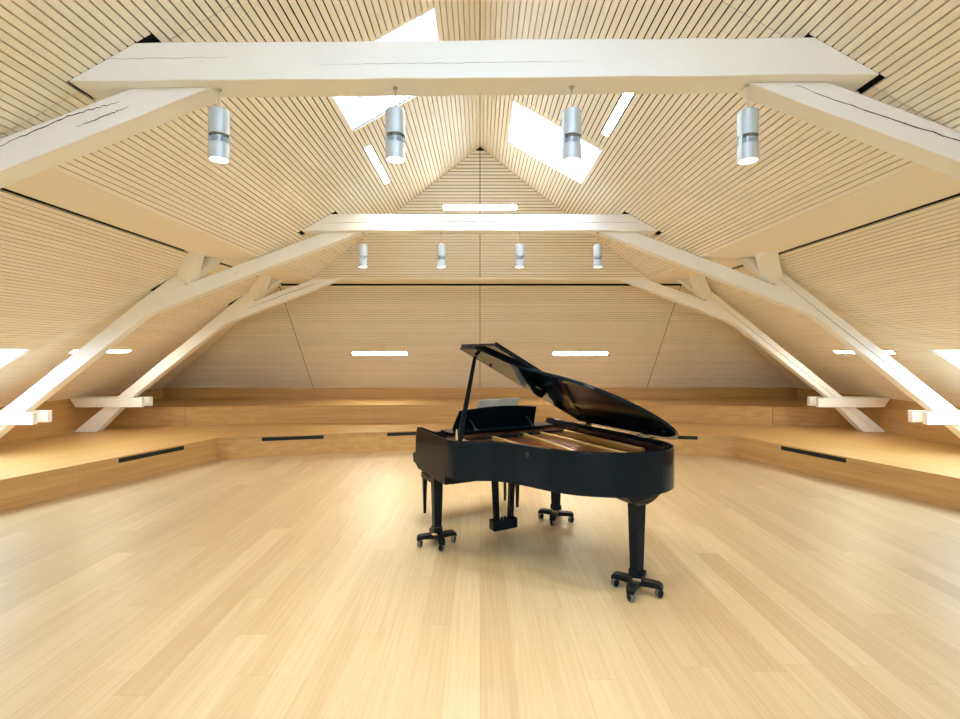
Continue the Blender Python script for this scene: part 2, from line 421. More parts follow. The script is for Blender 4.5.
def at(o, root): o.matrix_parent_inverse = Matrix.Translation(-root.location) ; return o
zt = STEP
bk = ZK - .002
decks = [([e_l, FL, (-XW + .002, ZL + 2.2)], 'oak_l'),
         ([FL, FC, FR, (XW - .002, ZR + 2.1), (XW - .002, bk), (-XW + .002, bk), (-XW + .002, ZL + 2.2)], 'oak'),
         ([FR, e_r, (XW - .002, ZR + 2.1)], 'oak_r')]
for pts, mt in decks:
    bm = B(); poly_z(bm, pts, zt - .020, zt); at(obj('deck', bm, mt, t1, bevel=.002), t1)
inner = offset_poly(line1, .018); inner2 = offset_poly(line1, .05)
VENT = {0: [(.556, 1.47)], 1: [(.66, 1.60), (2.62, 3.55)], 2: [(.45, 1.40), (2.42, 3.36)], 3: [(.70, 1.60)]}
for i, mt in enumerate(('oak_l', 'oak', 'oak', 'oak_r')):
    p, q, p2, q2 = (Vector((*v, 0)) for v in (inner[i], inner[i + 1], inner2[i], inner2[i + 1]))
    L = (q - p).length; n = max(2, round(L / 1.9)); bm = B()
    cutx = [k / n for k in range(n + 1)]
    for a, b in zip(cutx, cutx[1:]):
        g = .0008 / L
        aa, bb = a + (g if a > 0 else 0), b - (g if b < 1 else 0)
        base = [p.lerp(q, aa), p.lerp(q, bb), p2.lerp(q2, bb), p2.lerp(q2, aa)]
        prism(bm, base, [v + Vector((0, 0, zt - .0235)) for v in base])
    at(obj('riser', bm, mt, t1), t1)
    d = (q - p) / L; nn = Vector((-d.y, d.x, 0))
    if d.x < 0: pass
    for a, b in VENT[i]:
        if i == 0: a, b = L - b, L - a
        bm = B(); base = [p + d * a - nn * .004, p + d * b - nn * .004, p + d * b + nn * .012, p + d * a + nn * .012]
        prism(bm, [v + Vector((0, 0, zt - .080)) for v in base], [v + Vector((0, 0, zt - .0238)) for v in base])
        tag(at(obj('vent_slot', bm, 'slot', t1), t1), 'black vent slot')
line2 = [(-XW + .012, 8.74), (-3.95, 9.19), (0, 9.36), (3.95, 9.31), (XW - .012, 8.72)]
t2 = empty('seating_platform', (0, 9.9, STEP), 0, 'upper oak step standing on the lower platform along the back wall', 'platform')
bm = B(); poly_z(bm, line2 + [(XW - .012, bk - .01), (-XW + .012, bk - .01)], 2 * STEP - .016, 2 * STEP); at(obj('deck', bm, 'oak', t2, bevel=.002), t2)
inner, inner2 = offset_poly(line2, .018), offset_poly(line2, .05)
for i in range(4):
    p, q, p2, q2 = (Vector((*v, STEP + .0005)) for v in (inner[i], inner[i + 1], inner2[i], inner2[i + 1]))
    bm = B()
    for a, b in ((0, .498), (.5, 1)):
        base = [p.lerp(q, a), p.lerp(q, b), p2.lerp(q2, b), p2.lerp(q2, a)]
        prism(bm, base, [v + Vector((0, 0, STEP - .0175)) for v in base])
    at(obj('riser', bm, 'oak', t2), t2)

# ------------------------------------------------------------------ timber trusses
def timber(bm, poly, d0, d1, jit=.004, n=14):
    """a hewn timber: polygon (X, Y) in the truss plane between two depths, long sides slightly uneven"""
    pts = []
    for i, p in enumerate(poly):
        q = poly[(i + 1) % len(poly)]
        L = math.hypot(q[0] - p[0], q[1] - p[1]); k = max(1, int(L / .22))
        nx, ny = -(q[1] - p[1]) / L, (q[0] - p[0]) / L
        for j in range(k):
            f = j / k; a = random.uniform(-jit, jit) if j else 0
            pts.append((p[0] + (q[0] - p[0]) * f + nx * a, p[1] + (q[1] - p[1]) * f + ny * a))
    prism(bm, [W(x, d0, y) for x, y in pts], [W(x, d1, y) for x, y in pts])
def crack(bm, pts, d, w=.006, amp=.007, n=40):
    """a drying crack along the front face"""
    tot = len(pts) - 1; line = []
    for i in range(n + 1):
        f = i / n * tot; k = min(int(f), tot - 1); f -= k
        line.append(Vector((pts[k][0] + (pts[k + 1][0] - pts[k][0]) * f, pts[k][1] + (pts[k + 1][1] - pts[k][1]) * f + random.uniform(-amp, amp) * (0 < i < n))))
    for i in range(n):
        a, b = line[i], line[i + 1]
        wa, wb = (w * (.25 + .75 * math.sin(PI * (k + .3) / (n + .6))) * random.uniform(.6, 1) / 2 for k in (i, i + 1))
        faces_of(bm, [W(a.x, d, a.y - wa), W(b.x, d, b.y - wb), W(b.x, d, b.y + wb), W(a.x, d, a.y + wa)], [(0, 1, 2, 3)], 1)
YBM, BH, BD = 1.521, .209, .194
mirror = lambda s, poly: [(s * x, y) for x, y in poly]
def truss(z1, beam, label, cracks, lean=0.):
    mirror = lambda s, poly: [(s * x, y + lean * s * x) for x, y in poly]
    root = empty('roof_truss', (0, z1 + .1, H + YBM), 0, label, 'roof truss')
    def part(name, bm): return at(obj(name, bm, ['paint', 'crack'], root, bevel=.006), root)
    zb, ze = z1 + .072, z1 + .072 + .143
    if beam:
        bm = B(); ee = lambda y, s: (R - y) / (T + s * lean) - .001
        e0, e1, f0, f1 = ee(YBM, 1), ee(YBM + BH, 1), ee(YBM, -1), ee(YBM + BH, -1)
        timber(bm, mirror(1, [(-f0, YBM), (e0, YBM), (e1, YBM + BH), (-f1, YBM + BH)]), z1, z1 + BD)
        for pl in cracks.get('beam', []): crack(bm, mirror(1, pl), z1 - .0012, cracks.get('w', .007), .003)
        part('collar_beam', bm)
    for s in (-1, 1):
        bm = B()
        if beam: poly = [(1.535, YBM - .002), (1.985, YBM - .002), (4.02, .75), (4.28, .452)]
        else: poly = [(2.36, YS - .002), (2.80, YS - .002), (4.02, .75), (4.28, .452)]
        timber(bm, mirror(s, poly), zb, ze)
        for pl in cracks.get(('brace', s), []): crack(bm, mirror(s, pl), zb - .0012, .008, .004)
        part('brace', bm)
        mirror0 = lambda s, poly: [(s * x, y) for x, y in poly]; bm = B(); f = H - STEP + .0; yb = -f + .002
        sx = lambda y: 3.92 + (.973 - y) / .785
        timber(bm, mirror0(s, [(sx(YS - .004), YS - .004), (sx(yb) - (.012 if beam else .09), yb), (6.50 if beam else 6.41, yb), (5.855, -.80), (5.155, -.24), (4.29, .445), (sx(YS - .004) - .30, YS - .004)]), zb + .001, ze - .001)
        for pl in cracks.get(('strut', s), []): crack(bm, mirror(s, pl), zb - .0004, .009, .004, 50)
        part('strut', bm)
        bm = B(); yb_ = zb + .004; yt = zb - .40; k = YS - .003
        q = [Vector(v) for v in ((s * 3.875, yb_, H + .945), (s * 3.715, yb_, H + .86), (s * 3.67, yb_ + .13, H + .90), (s * 3.83, yb_ + .13, H + .985))]
        prism(bm, q, [v + Vector((-s * .33, yt - yb_, .345)) for v in q])
        part('head_brace', bm)
        for a, b in ((zb - .07, zb - .0005), (ze + .0005, ze + .07)):
            bm = B(); xi_ = 5.645 if z1 < 7 else 5.60; timber(bm, mirror0(s, [(xi_, -.93), (6.70, -.93), (6.785, -.80), (6.785, -.775), (xi_, -.775)]), a, b, .002)
            part('tie_plank', bm)
    return root
truss(2.736, True, 'front white timber truss whose long beam spans the top of the photo',
      {'w': .0022, 'beam': [[(-.9, 1.60), (.6, 1.605)], [(-2.1, 1.64), (-1.4, 1.645)]],
       ('brace', -1): [[(2.05, 1.44), (2.35, 1.36), (2.95, 1.10)], [(2.3, 1.3), (2.0, 1.41)]],
       ('brace', 1): [[(1.80, 1.50), (2.15, 1.37), (2.9, 1.12), (3.6, .88)]]}, .0085)
truss(6.213, True, 'middle white timber truss above the piano, its cracked beam hung with four small lamps',
      {'beam': [[(-2.0, 1.615), (-.9, 1.64), (.6, 1.63), (2.0, 1.625)], [(-1.2, 1.66), (.2, 1.65)]],
       ('brace', -1): [[(3.1, 1.0), (3.12, .995)]],
       ('strut', 1): [[(3.82, .93), (4.45, .42), (5.05, -.05), (5.6, -.45)]],})
truss(8.148, False, 'rear white timber truss standing on the oak platform near the back wall',
      {('brace', -1): [[(2.6, 1.17), (3.2, .97), (3.9, .70)]],
       ('strut', 1): [[(3.75, .98), (4.5, .38), (5.4, -.34), (6.55, -1.28)]]})

# ------------------------------------------------------------------ pendant spotlights
def pendant():
    root = empty('pendant_spotlight', (0, 0, 0))
    bm = B(); lathe(bm, [(.0, 0), (.014, 0), (.014, -.010), (.005, -.016), (.0, -.016)], n=20); obj('ceiling_hook', bm, 'cable', root, True)
    bm = B(); tube(bm, (0, 0, -.016), (0, 0, -.133), .0035, 8); obj('cable', bm, 'cable', root)
    r = .056
    bm = B(); lathe(bm, [(.0, -.122), (.010, -.122), (.010, -.134), (r - .004, -.136), (r, -.141), (r, -.279), (r - .004, -.281), (r - .004, -.270), (0, -.270)], n=40)
    obj('upper_housing', bm, 'lampmetal', root, True)
    hs = B(); lathe(hs, [(0, -.2705), (.030, -.2705), (.030, -.330), (0, -.330)], n=24, mi=0); h = obj('heat_sink', hs, 'lampmetal', root, True)
    fn = B()
    for k in range(18):
        a = 2 * PI * k / 18; ux, uy = math.cos(a), math.sin(a); px, py = -uy * .002, ux * .002
        prism(fn, [(ux * .03 + px, uy * .03 + py, -.329), (ux * .0535 + px, uy * .0535 + py, -.329), (ux * .0535 - px, uy * .0535 - py, -.329), (ux * .03 - px, uy * .03 - py, -.329)],
              [(ux * .03 + px, uy * .03 + py, -.298), (ux * .0535 + px, uy * .0535 + py, -.298), (ux * .0535 - px, uy * .0535 - py, -.298), (ux * .03 - px, uy * .03 - py, -.298)])
    obj('fins', fn, 'lampmetal', h)
    bm = B(); lathe(bm, [(0, -.330), (r, -.330), (r, -.418), (r - .003, -.421), (r - .006, -.421), (r - .006, -.408), (0, -.408)], n=40)
    obj('lower_housing', bm, 'lampmetal', root, True)
    for aa in (200, 20):
        bm = B(); a0 = math.radians(aa); ux, uy = math.cos(a0), math.sin(a0)
        px, py = -uy * .012, ux * .012
        q = [(ux * .0525 + px, uy * .0525 + py, -.33), (ux * .0555 + px, uy * .0555 + py, -.33), (ux * .0555 - px, uy * .0555 - py, -.33), (ux * .0525 - px, uy * .0525 - py, -.33)]
        prism(bm, q, [(x, y, -.2805) for x, y, z in q])
        obj('bracket', bm, 'lampmetal', root)
    bm = B(); cyl(bm, (0, 0), r - .0065, -.4195, -.4085, 40); obj('lens', bm, 'lens', root)
    return root
proto = pendant()
first = True
words_ = ['leftmost of the four', 'second from the left of the four', 'third from the left of the four', 'rightmost of the four']
SPOTS = []
for zt_, size in ((2.736 + BD / 2, 'large silver pendant spotlights under the front beam'), (6.213 + BD / 2, 'small far pendant spotlights under the middle beam')):
    for k in range(4):
        o = proto if first else copy_tree(proto); first = False
        o.location = (.015 + (k - 1.5) * 1.18 * (1.01 if zt_ < 5 else .875 * 1.1), zt_, H + YBM)
        if zt_ > 5: o.location.x = .005 + (k - 1.5) * 1.003
        else: o.location.x = .02 + (k - 1.5) * 1.014; o.location.z += .0085 * o.location.x
        dz = .024 if zt_ > 5 else .0085 * o.location.x + .006 * (k > 1)     # the wires differ in length, the lamps hang level
        for ch in o.children:
            nm = ch.name.split('.')[0]
            if nm == 'cable': ch.scale.z = (.133 + dz) / .133
            elif nm != 'ceiling_hook': ch.location.z = -dz
        tag(o, words_[k] + ' ' + size, 'lamp', size.split(' pendant')[0] + (' pendants on the front beam' if zt_ < 5 else ' pendants on the middle beam'))
        SPOTS.append(o.location - Vector((0, 0, dz)))

# ------------------------------------------------------------------ recessed strip lights
def strip(c4, nrm, label):
    ctr = sum(c4, Vector()) / 4
    root = empty('strip_light', ctr, 0, label, 'light', 'recessed strip lights in the slatted lining')
    bm = B()
    for k in range(4):
        p, q = c4[k], c4[(k + 1) % 4]; inn = (ctr - (p + q) / 2).normalized() * .004
        a = [p + nrm * .001, q + nrm * .001, q + nrm * .04, p + nrm * .04]; prism(bm, a, [v + inn for v in a])
    at(obj('housing', bm, 'lampmetal', root), root)
    a = [p.lerp(ctr, .004) + (ctr - p).normalized() * .004 + nrm * .006 for p in c4]
    bm = B(); prism(bm, a, [p + nrm * .01 for p in a]); at(obj('diffuser', bm, 'strip', root), root)
for s, lev, xa, xb, ya, yb in LAMPS:
    X2, T2 = X2S[s], T2S[s]; t = T if lev == 'u' else T2
    c_, s_ = 1 / math.hypot(1, t), t / math.hypot(1, t)
    pz = lambda x, y: Vector((s * x, y, H + (R - T * x if lev == 'u' else YS - T2 * (x - X2))))
    g = .010; c4 = [pz(xa + g, ya + .002), pz(xb - g, ya + .002), pz(xb - g, yb - .002), pz(xa + g, yb - .002)]
    side = 'left' if s < 0 else 'right'
    strip(c4, Vector((s * s_, 0, c_)), 'slanting white strip light in the upper %s slope beside its skylight' % side if lev == 'u' else 'low strip light in the %s slope half hidden behind a white strut' % side)
for lev, xa, xb, lb in (('u', -.553, .553, 'centred strip light above the middle beam in the end slope'),
                        ('l', -2.57, -1.466, 'strip light in the end slope left of the piano'), ('l', 1.466, 2.57, 'strip light in the end slope above the raised piano lid')):
    pt, nrm, v0, v1 = HIP[lev]; g = .010
    strip([pt(xa + .002, v0 + g), pt(xb - .002, v0 + g), pt(xb - .002, v1 - g), pt(xa + .002, v1 - g)], nrm, lb)

# ------------------------------------------------------------------ grand piano
PM = Vector((.1675, 4.629, 0)); PA = math.atan2(-.458, -.889)
piano = empty('grand_piano', PM, PA, 'black polished grand piano with its lid propped open', 'piano')
RT, RB = 1.0, .705            # rim top and bottom
TX, SX = .735, -.725          # treble side and spine
def catmull(pts, n=8):
    out = []
    for i in range(len(pts) - 1):
        p0 = pts[i - 1] if i else (2 * pts[0][0] - pts[1][0], 2 * pts[0][1] - pts[1][1])
        p1, p2 = pts[i], pts[i + 1]
        p3 = pts[i + 2] if i + 2 < len(pts) else (2 * p2[0] - p1[0], 2 * p2[1] - p1[1])
        for k in range(n):
            t = k / n
            out.append(tuple(.5 * (2 * p1[j] + (p2[j] - p0[j]) * t + (2 * p0[j] - 5 * p1[j] + 4 * p2[j] - p3[j]) * t * t + (3 * p1[j] - p0[j] - 3 * p2[j] + p3[j]) * t ** 3) for j in (0, 1)))
    return out + [pts[-1]]
BENT = [(TX, .42), (.729, .55), (.69, .64), (.60, .71), (.485, .78), (.39, .89), (.325, 1.03), (.26, 1.19), (.19, 1.315), (.095, 1.42), (-.03, 1.515), (-.18, 1.58), (-.34, 1.60), (-.50, 1.575), (-.63, 1.50), (-.705, 1.38), (SX, 1.22)]
curve = catmull(BENT, 6)
def outline(y0, grow=0.):
    pts = [(TX, y0), *curve, (SX, y0)]
    if not grow: return pts
    n = len(pts); out = []
    for i in range(n):
        a, b = pts[max(0, i - 1)], pts[min(n - 1, i + 1)]
        d = Vector((b[0] - a[0], b[1] - a[1])).normalized()
        out.append((pts[i][0] + d.y * grow, pts[i][1] - d.x * grow))
    return out
def ring(bm, y0, g0, g1, z0, z1, mi=0):
    a, b = outline(y0, g0), outline(y0, g1)
    n = len(a)
    va = [[bm.verts.new((p[0], p[1], z)) for p in pl] for pl, z in ((a, z0), (a, z1), (b, z1), (b, z0))]
    for k in range(4):
        r0, r1 = va[k], va[(k + 1) % 4]
        for i in range(n - 1): bm.faces.new((r0[i], r0[i + 1], r1[i + 1], r1[i])).material_index = mi
    for e in (0, n - 1): bm.faces.new([va[k][e] for k in range(4)]).material_index = mi
bm = B(); ring(bm, -.19, 0, -.045, RB, RT); obj('rim', bm, 'black', piano, True, .004, 3, 40)
bm = B(); ring(bm, -.05, -.0455, -.06, RB + .05, RT - .03); tag(obj('inner_rim', bm, 'innerrim', piano, True, angle=40), 'dark mahogany inner rim')
# cheeks: the arms at both ends of the keyboard
for x0, x1 in ((TX - .046, TX + .001), (SX - .001, SX + .046)):
    prof = [(.46, .632), (-.15, .632), (-.235, .668), (-.285, .672), (-.287, .70), (-.292, .702), (-.292, .752), (-.235, .762), (-.222, .785), (-.222, .86), (-.205, .955), (-.188, .985), (-.165, RT), (.46, RT)]
    bm = B(); prism(bm, [(x0, y, z) for y, z in prof], [(x1, y, z) for y, z in prof]); obj('cheek', bm, 'black', piano, False, .004, 3)
bm = B(); box(bm, SX + .047, TX - .047, -.27, .32, .632, .69); box(bm, .36, TX - .047, .3205, .47, .632, .70); obj('key_bed', bm, 'black', piano, False, .003)
bm = B(); box(bm, SX + .047, TX - .047, -.29, -.268, .64, .715); obj('key_slip', bm, 'black', piano, False, .003)
bm = B(); kw = 1.225 / 52
for k in range(52):
    x = -.6125 - .005 + k * kw; box(bm, x + .0006, x + kw - .0006, -.262, -.11, .70, .722)
obj('white_keys', bm, 'ivory', piano)
bm = B()
for k in range(51):
    if k % 7 in (1, 4): continue
    x = -.6175 + (k + 1) * kw; box(bm, x - .005, x + .005, -.21, -.11, .7225, .734)
obj('black_keys', bm, 'blacksoft', piano)
bm = B(); prism(bm, [(SX + .05, -.105, .70), (SX + .05, -.085, .70), (SX + .05, -.06, .90), (SX + .05, -.085, .90)], [(TX - .05, -.105, .70), (TX - .05, -.085, .70), (TX - .05, -.06, .90), (TX - .05, -.085, .90)])
obj('fallboard', bm, 'black', piano, False, .003)
bm = B(); box(bm, SX + .047, TX - .047, -.055, .0, .86, .975); obj('pin_block_cover', bm, 'black', piano, False, .003)
# soundboard, plate, bars, strings
bm = B(); pts = outline(.10, -.061); poly_z(bm, pts, .845, .856); obj('soundboard', bm, 'board', piano)
bm = B()
box(bm, SX + .062, TX - .062, .002, .19, .885, .905)
ring(bm, .19, -.0615, -.15, .872, .886)
obj('iron_plate', bm, 'plate', piano, True, .004, 2, 40)
bars = [((.50, .19), (.475, .64)), ((.19, .19), (.15, 1.00)), ((-.14, .19), (-.02, 1.33)), ((-.31, .19), (-.37, 1.40)), ((-.58, .19), (-.585, 1.25))]
for p, q in bars:
    d = Vector((q[0] - p[0], q[1] - p[1])).normalized(); nx, ny = -d.y * .015, d.x * .015
    bm = B()
    prof = [(p[0] + nx, p[1] + ny), (p[0] - nx, p[1] - ny), (q[0] - nx, q[1] - ny), (q[0] + nx, q[1] + ny)]
    poly_z(bm, prof, .886, .945); obj('plate_bar', bm, 'goldbar', piano, False, .008, 3)
def hit(p, d, pts):
    best = None
    for a, b in zip(pts, pts[1:]):
        ex, ey = b[0] - a[0], b[1] - a[1]; den = d[0] * ey - d[1] * ex
        if abs(den) < 1e-9: continue
        t = ((a[0] - p[0]) * ey - (a[1] - p[1]) * ex) / den; u = ((a[0] - p[0]) * d[1] - (a[1] - p[1]) * d[0]) / den
        if t > .02 and 0 <= u <= 1 and (best is None or t < best): best = t
    return best
inn = outline(.0, -.10)
bm = B()
for k in range(86):
    x = .64 - k * .0125 if k < 66 else .0 - (k - 66) * .026 - .10
    d = (-.13, 1.) if k < 66 else (.17, 1.)
    z = .912 if k < 66 else .928
    t = hit((x, .10), d, inn)
    if not t or t < .08: continue
    q = (x + d[0] * t, .10 + t)
    w = .0016 if k < 66 else .0028
    box_ = [(x - w, .10, z), (x + w, .10, z), (q[0] + w, q[1], z - .004), (q[0] - w, q[1], z - .004)]
    prism(bm, box_, [(a, b, c + .003) for a, b, c in box_])
tag(obj('strings', bm, 'string', piano), 'copper and steel strings', kind='stuff')
bm = B()
for k in range(58):
    x = .60 - k * .0215
    box(bm, x - .006, x + .006, .225, .262, .918, .948)
tag(obj('dampers', bm, 'blacksoft', piano), 'row of small black dampers', kind='stuff')
bm = B()
for k in range(88):
    for j in range(2):
        x = .65 - k * .0148; tube(bm, (x, .05 + j * .05, .9), (x, .05 + j * .05, .94), .003, 6)
tag(obj('tuning_pins', bm, 'string', piano), 'steel tuning pins', kind='stuff')
# legs
def leg(x, y, top, wide, parent=piano):
    bm = B(); a, b = wide / 2, wide / 2 * .76
    prism(bm, [(x - b, y - b, .16), (x + b, y - b, .16), (x + b, y + b, .16), (x - b, y + b, .16)], [(x - a, y - a, top), (x + a, y - a, top), (x + a, y + a, top), (x - a, y + a, top)])
    c = b + .006
    prism(bm, [(x - c, y - c, .118), (x + c, y - c, .118), (x + c, y + c, .118), (x - c, y + c, .118)], [(x - c, y - c, .165), (x + c, y - c, .165), (x + c, y + c, .165), (x - c, y + c, .165)])
    c = b - .012
    box(bm, x - c, x + c, y - c, y + c, .1025, .12)
    return obj('leg', bm, 'black', parent, False, .006, 3)
LEGS = [((.635, .045), .632, .088), ((-.644, .03), .632, .090), ((-.286, 1.475), RB - .083, .090)]
for (x, y), top, w in LEGS: leg(x, y, top, w)
x, y = LEGS[2][0]
bm = B(); a = .054; zb_ = RB - .084
prism(bm, [(x - a, y - a, zb_), (x + a, y - a, zb_), (x + a, y + a, zb_), (x - a, y + a, zb_)], [(x - a - .05, y - a - .04, zb_ + .028), (x + a + .05, y - a - .04, zb_ + .028), (x + a + .05, y + a + .02, zb_ + .028), (x - a - .05, y + a + .015, zb_ + .028)])
prism(bm, [(x - a - .05, y - a - .04, zb_ + .028), (x + a + .05, y - a - .04, zb_ + .028), (x + a + .05, y + a + .02, zb_ + .028), (x - a - .05, y + a + .015, zb_ + .028)], [(x - .17, y - .16, RB + .004), (x + .21, y - .16, RB + .004), (x + .17, y + .09, RB + .004), (x - .14, y + .105, RB + .004)])
obj('leg_block', bm, 'black', piano, False, .005)
bm = B()
pts = outline(.30, -.047); poly_z(bm, pts, RB + .06, RB + .075)
for (p, q) in (((.60, .32), (-.30, 1.45)), ((-.05, .32), (-.30, 1.45)), ((-.60, .32), (-.40, 1.45))):
    d = Vector((q[0] - p[0], q[1] - p[1])).normalized(); nx, ny = -d.y * .04, d.x * .04
    poly_z(bm, [(p[0] + nx, p[1] + ny), (p[0] - nx, p[1] - ny), (q[0] - nx, q[1] - ny), (q[0] + nx, q[1] + ny)], RB + .0, RB + .061)
obj('underside_frame', bm, 'blacksoft', piano)
# pedal lyre
bm = B()
for s in (-1, 1):
    prism(bm, [(s * .075 - .024, .085, .155), (s * .075 + .024, .085, .155), (s * .075 + .024, .125, .155), (s * .075 - .024, .125, .155)],
          [(s * .095 - .028, .08, .632), (s * .095 + .028, .08, .632), (s * .095 + .028, .13, .632), (s * .095 - .028, .13, .632)])
obj('lyre_post', bm, 'black', piano, False, .004)
bm = B(); box(bm, -.125, .125, .055, .155, .058, .150); obj('pedal_box', bm, 'black', piano, False, .008, 3)
for x in (-.055, 0, .055):
    bm = B(); poly_z(bm, [(x - .012, .056), (x + .012, .056), (x + .014, -.03), (x + .008, -.06), (x - .008, -.06), (x - .014, -.03)], .075, .085); obj('pedal', bm, 'brass', piano, False, .003)
    bm = B(); tube(bm, (x * .6, .105, .15), (x * .6, .105, .64), .004, 8); obj('pedal_rod', bm, 'brass', piano)
# music desk and its shelf
bm = B(); box(bm, -.52, .56, -.05, .17, .976, .986); obj('music_shelf', bm, 'black', piano, False, .003)
def desk_pt(x, h, o=0.):   # h up the sloping desk
    ang = math.radians(27); return (x, -.045 + h * math.sin(ang) + o * math.cos(ang), .987 + h * math.cos(ang) - o * math.sin(ang))
prof = [(-.43, .0), (-.40, .19)] + [(-.40 + .82 * k / 10, .19 + .028 * math.sin(PI * k / 10)) for k in range(1, 10)] + [(.42, .19), (.45, .0)]
bm = B(); prism(bm, [desk_pt(x, h) for x, h in prof], [desk_pt(x, h, .014) for x, h in prof]); obj('music_desk', bm, 'black', piano, False, .003)
for x in (-.30, .30):
    bm = B(); tube(bm, desk_pt(x, .10, .015), (x, .145, .988), .003, 8); tube(bm, (x - .02, .145, .99), (x + .02, .145, .99), .005, 8); obj('desk_strut', bm, 'lampdark', piano)
# lid
TH_L = math.radians(28.5); HX, HZ = SX - .012, RT + .006
def lidp(x, y, z): return (HX + (x - HX) * math.cos(TH_L) - z * math.sin(TH_L), y, HZ + (x - HX) * math.sin(TH_L) + z * math.cos(TH_L))
LY = .33
lo = [(min(x, .727), y) for x, y in outline(LY, .014)]
bm = B(); prism(bm, [lidp(x, y, 0) for x, y in lo], [lidp(x, y, .024) for x, y in lo]); lid = obj('lid', bm, 'black', piano, False, .004, 3)
bm = B(); fl = [(TX - .006, LY), (TX - .006, .91), (SX - .012, .91), (SX - .012, LY)]
prism(bm, [lidp(x, y, .026) for x, y in fl], [lidp(x, y, .048) for x, y in fl])
fo = [(TX - .006, .893), (TX - .006, .91), (SX - .012, .91), (SX - .012, .893)]
prism(bm, [lidp(x, y, .0482) for x, y in fo], [lidp(x, y, .058) for x, y in fo])
tag(obj('lid_flap', bm, 'black', lid, False, .004, 3), 'front lid flap folded back on top of the lid')
for x, y in ((.45, .42), (-.55, .40), (-.52, 1.48)):
    bm = B()
    for k in range(20): pass
    a = [(x + .014 * math.cos(2 * PI * k / 20), y + .014 * math.sin(2 * PI * k / 20)) for k in range(20)]
    prism(bm, [lidp(u, v, -.012) for u, v in a], [lidp(u, v, 0) for u, v in a]); tag(obj('bumper', bm, 'rubber', lid, False, .002), 'round rubber bumper')
for x, y in ((.57, .45), (.05, .62)):
    bm = B(); a = [(x - .025, y - .012), (x + .025, y - .012), (x + .025, y + .012), (x - .025, y + .012)]
    prism(bm, [lidp(u, v, -.006) for u, v in a], [lidp(u, v, 0) for u, v in a]); tag(obj('prop_cup', bm, 'brass', lid, False, .002), 'small brass prop cup')
for y in (.42, 1.12):
    bm = B(); tube(bm, (HX, y - .04, HZ - .003), (HX, y + .04, HZ - .003), .008, 10); box(bm, HX, HX + .05, y - .035, y + .035, RT, RT + .004); obj('lid_hinge', bm, 'brass', piano)
# prop stick
p, q = Vector((.655, .53, .93)), Vector((.455, .43, 1.647))
d = (q - p).normalized(); u = Vector((0, 1, 0)); u = (u - d * u.dot(d)).normalized(); v = d.cross(u)
bm = B(); prism(bm, [p + u * .010 + v * .023, p - u * .010 + v * .023, p - u * .010 - v * .023, p + u * .010 - v * .023], [q + u * .009 + v * .013, q - u * .009 + v * .013, q - u * .009 - v * .013, q + u * .009 - v * .013])
obj('prop_stick', bm, 'black', piano, False, .004, 3)
bm = B(); box(bm, .64, .676, .49, .57, .91, .935); prism(bm, [(.662, .515, .935), (.680, .515, .935), (.680, .55, .935), (.662, .55, .935)], [(.662, .52, 1.075), (.667, .52, 1.075), (.667, .53, 1.075), (.662, .53, 1.075)]); obj('prop_bracket', bm, 'brass', piano)
bm = B()
k = min(range(len(curve)), key=lambda i: abs(curve[i][1] - 1.03)); c = Vector(curve[k]); dd = (Vector(curve[k + 1]) - Vector(curve[k - 1])).normalized(); nn = Vector((dd.y, -dd.x))
c3 = Vector((c.x, c.y, .94)); n3 = Vector((nn.x, nn.y, 0))
if n3.dot(Vector((1, 1, 0))) < 0: n3 = -n3
tube(bm, c3, c3 + n3 * .018, .020, 20); obj('rim_knob', bm, 'rubber', piano, False, .003)

# dollies under the legs
def dolly(loc, rz, label):
    pa = math.radians(-108) - rz
    root = empty('piano_dolly', (loc.x, loc.y, 0), rz, label, 'dolly', 'wheeled dollies under the piano legs')
    bm = B(); cyl(bm, (0, 0), .064, .072, .102, 8); cyl(bm, (0, 0), .05, .058, .0715, 8); obj('hub', bm, 'cast', root, False, .004)
    bm = B(); box(bm, -.030, .030, -.064, -.058, .098, .1195); bmesh.ops.rotate(bm, verts=bm.verts, cent=(0, 0, 0), matrix=Matrix.Rotation(pa + PI / 2, 3, 'Z')); tag(obj('clamp_plate', bm, 'brass', root, False, .002), 'brass clamp plate')
    for k in range(4):
        a = PI / 2 * k; ca_, sa_ = math.cos(a), math.sin(a)
        rot = lambda x, y, z: (x * ca_ - y * sa_, x * sa_ + y * ca_, z)
        bm = B()
        st = [(.045, .042, .064, .1015), (.12, .038, .068, .104), (.17, .036, .070, .103), (.190, .032, .064, .094), (.200, .026, .056, .080)]
        for s0, s1 in zip(st, st[1:]):
            prism(bm, [rot(s0[0], -s0[1], s0[2]), rot(s0[0], s0[1], s0[2]), rot(s0[0], s0[1], s0[3]), rot(s0[0], -s0[1], s0[3])],
                  [rot(s1[0], -s1[1], s1[2]), rot(s1[0], s1[1], s1[2]), rot(s1[0], s1[1], s1[3]), rot(s1[0], -s1[1], s1[3])])
        bmesh.ops.remove_doubles(bm, verts=bm.verts, dist=1e-5)
        arm = obj('arm', bm, 'cast', root, False, .003)
        cs = B(); c = rot(.172, 0, 0)
        tube(cs, rot(.172, 0, .050), rot(.172, 0, .074), .012, 12)
        sw = a + .9
        dx, dy = math.cos(sw), math.sin(sw)
        for o_ in (-.0175, .0175):
            pc = Vector((c[0] - dy * o_, c[1] + dx * o_, .033)); ax = Vector((-dy, dx, 0))
            tube(cs, pc - ax * .0015, pc + ax * .0015, .024, 16)
        caster = obj('caster', cs, 'cast', root)
        wb = B(); pc = Vector((c[0], c[1], .0325)); ax = Vector((-dy, dx, 0)); tube(wb, pc - ax * .0155, pc + ax * .0155, .0322, 24)
        obj('wheel', wb, 'wheel', caster, True, angle=40)
    root.scale = (.88, .88, 1)
    return root
rm = Matrix.Rotation(PA, 3, 'Z')
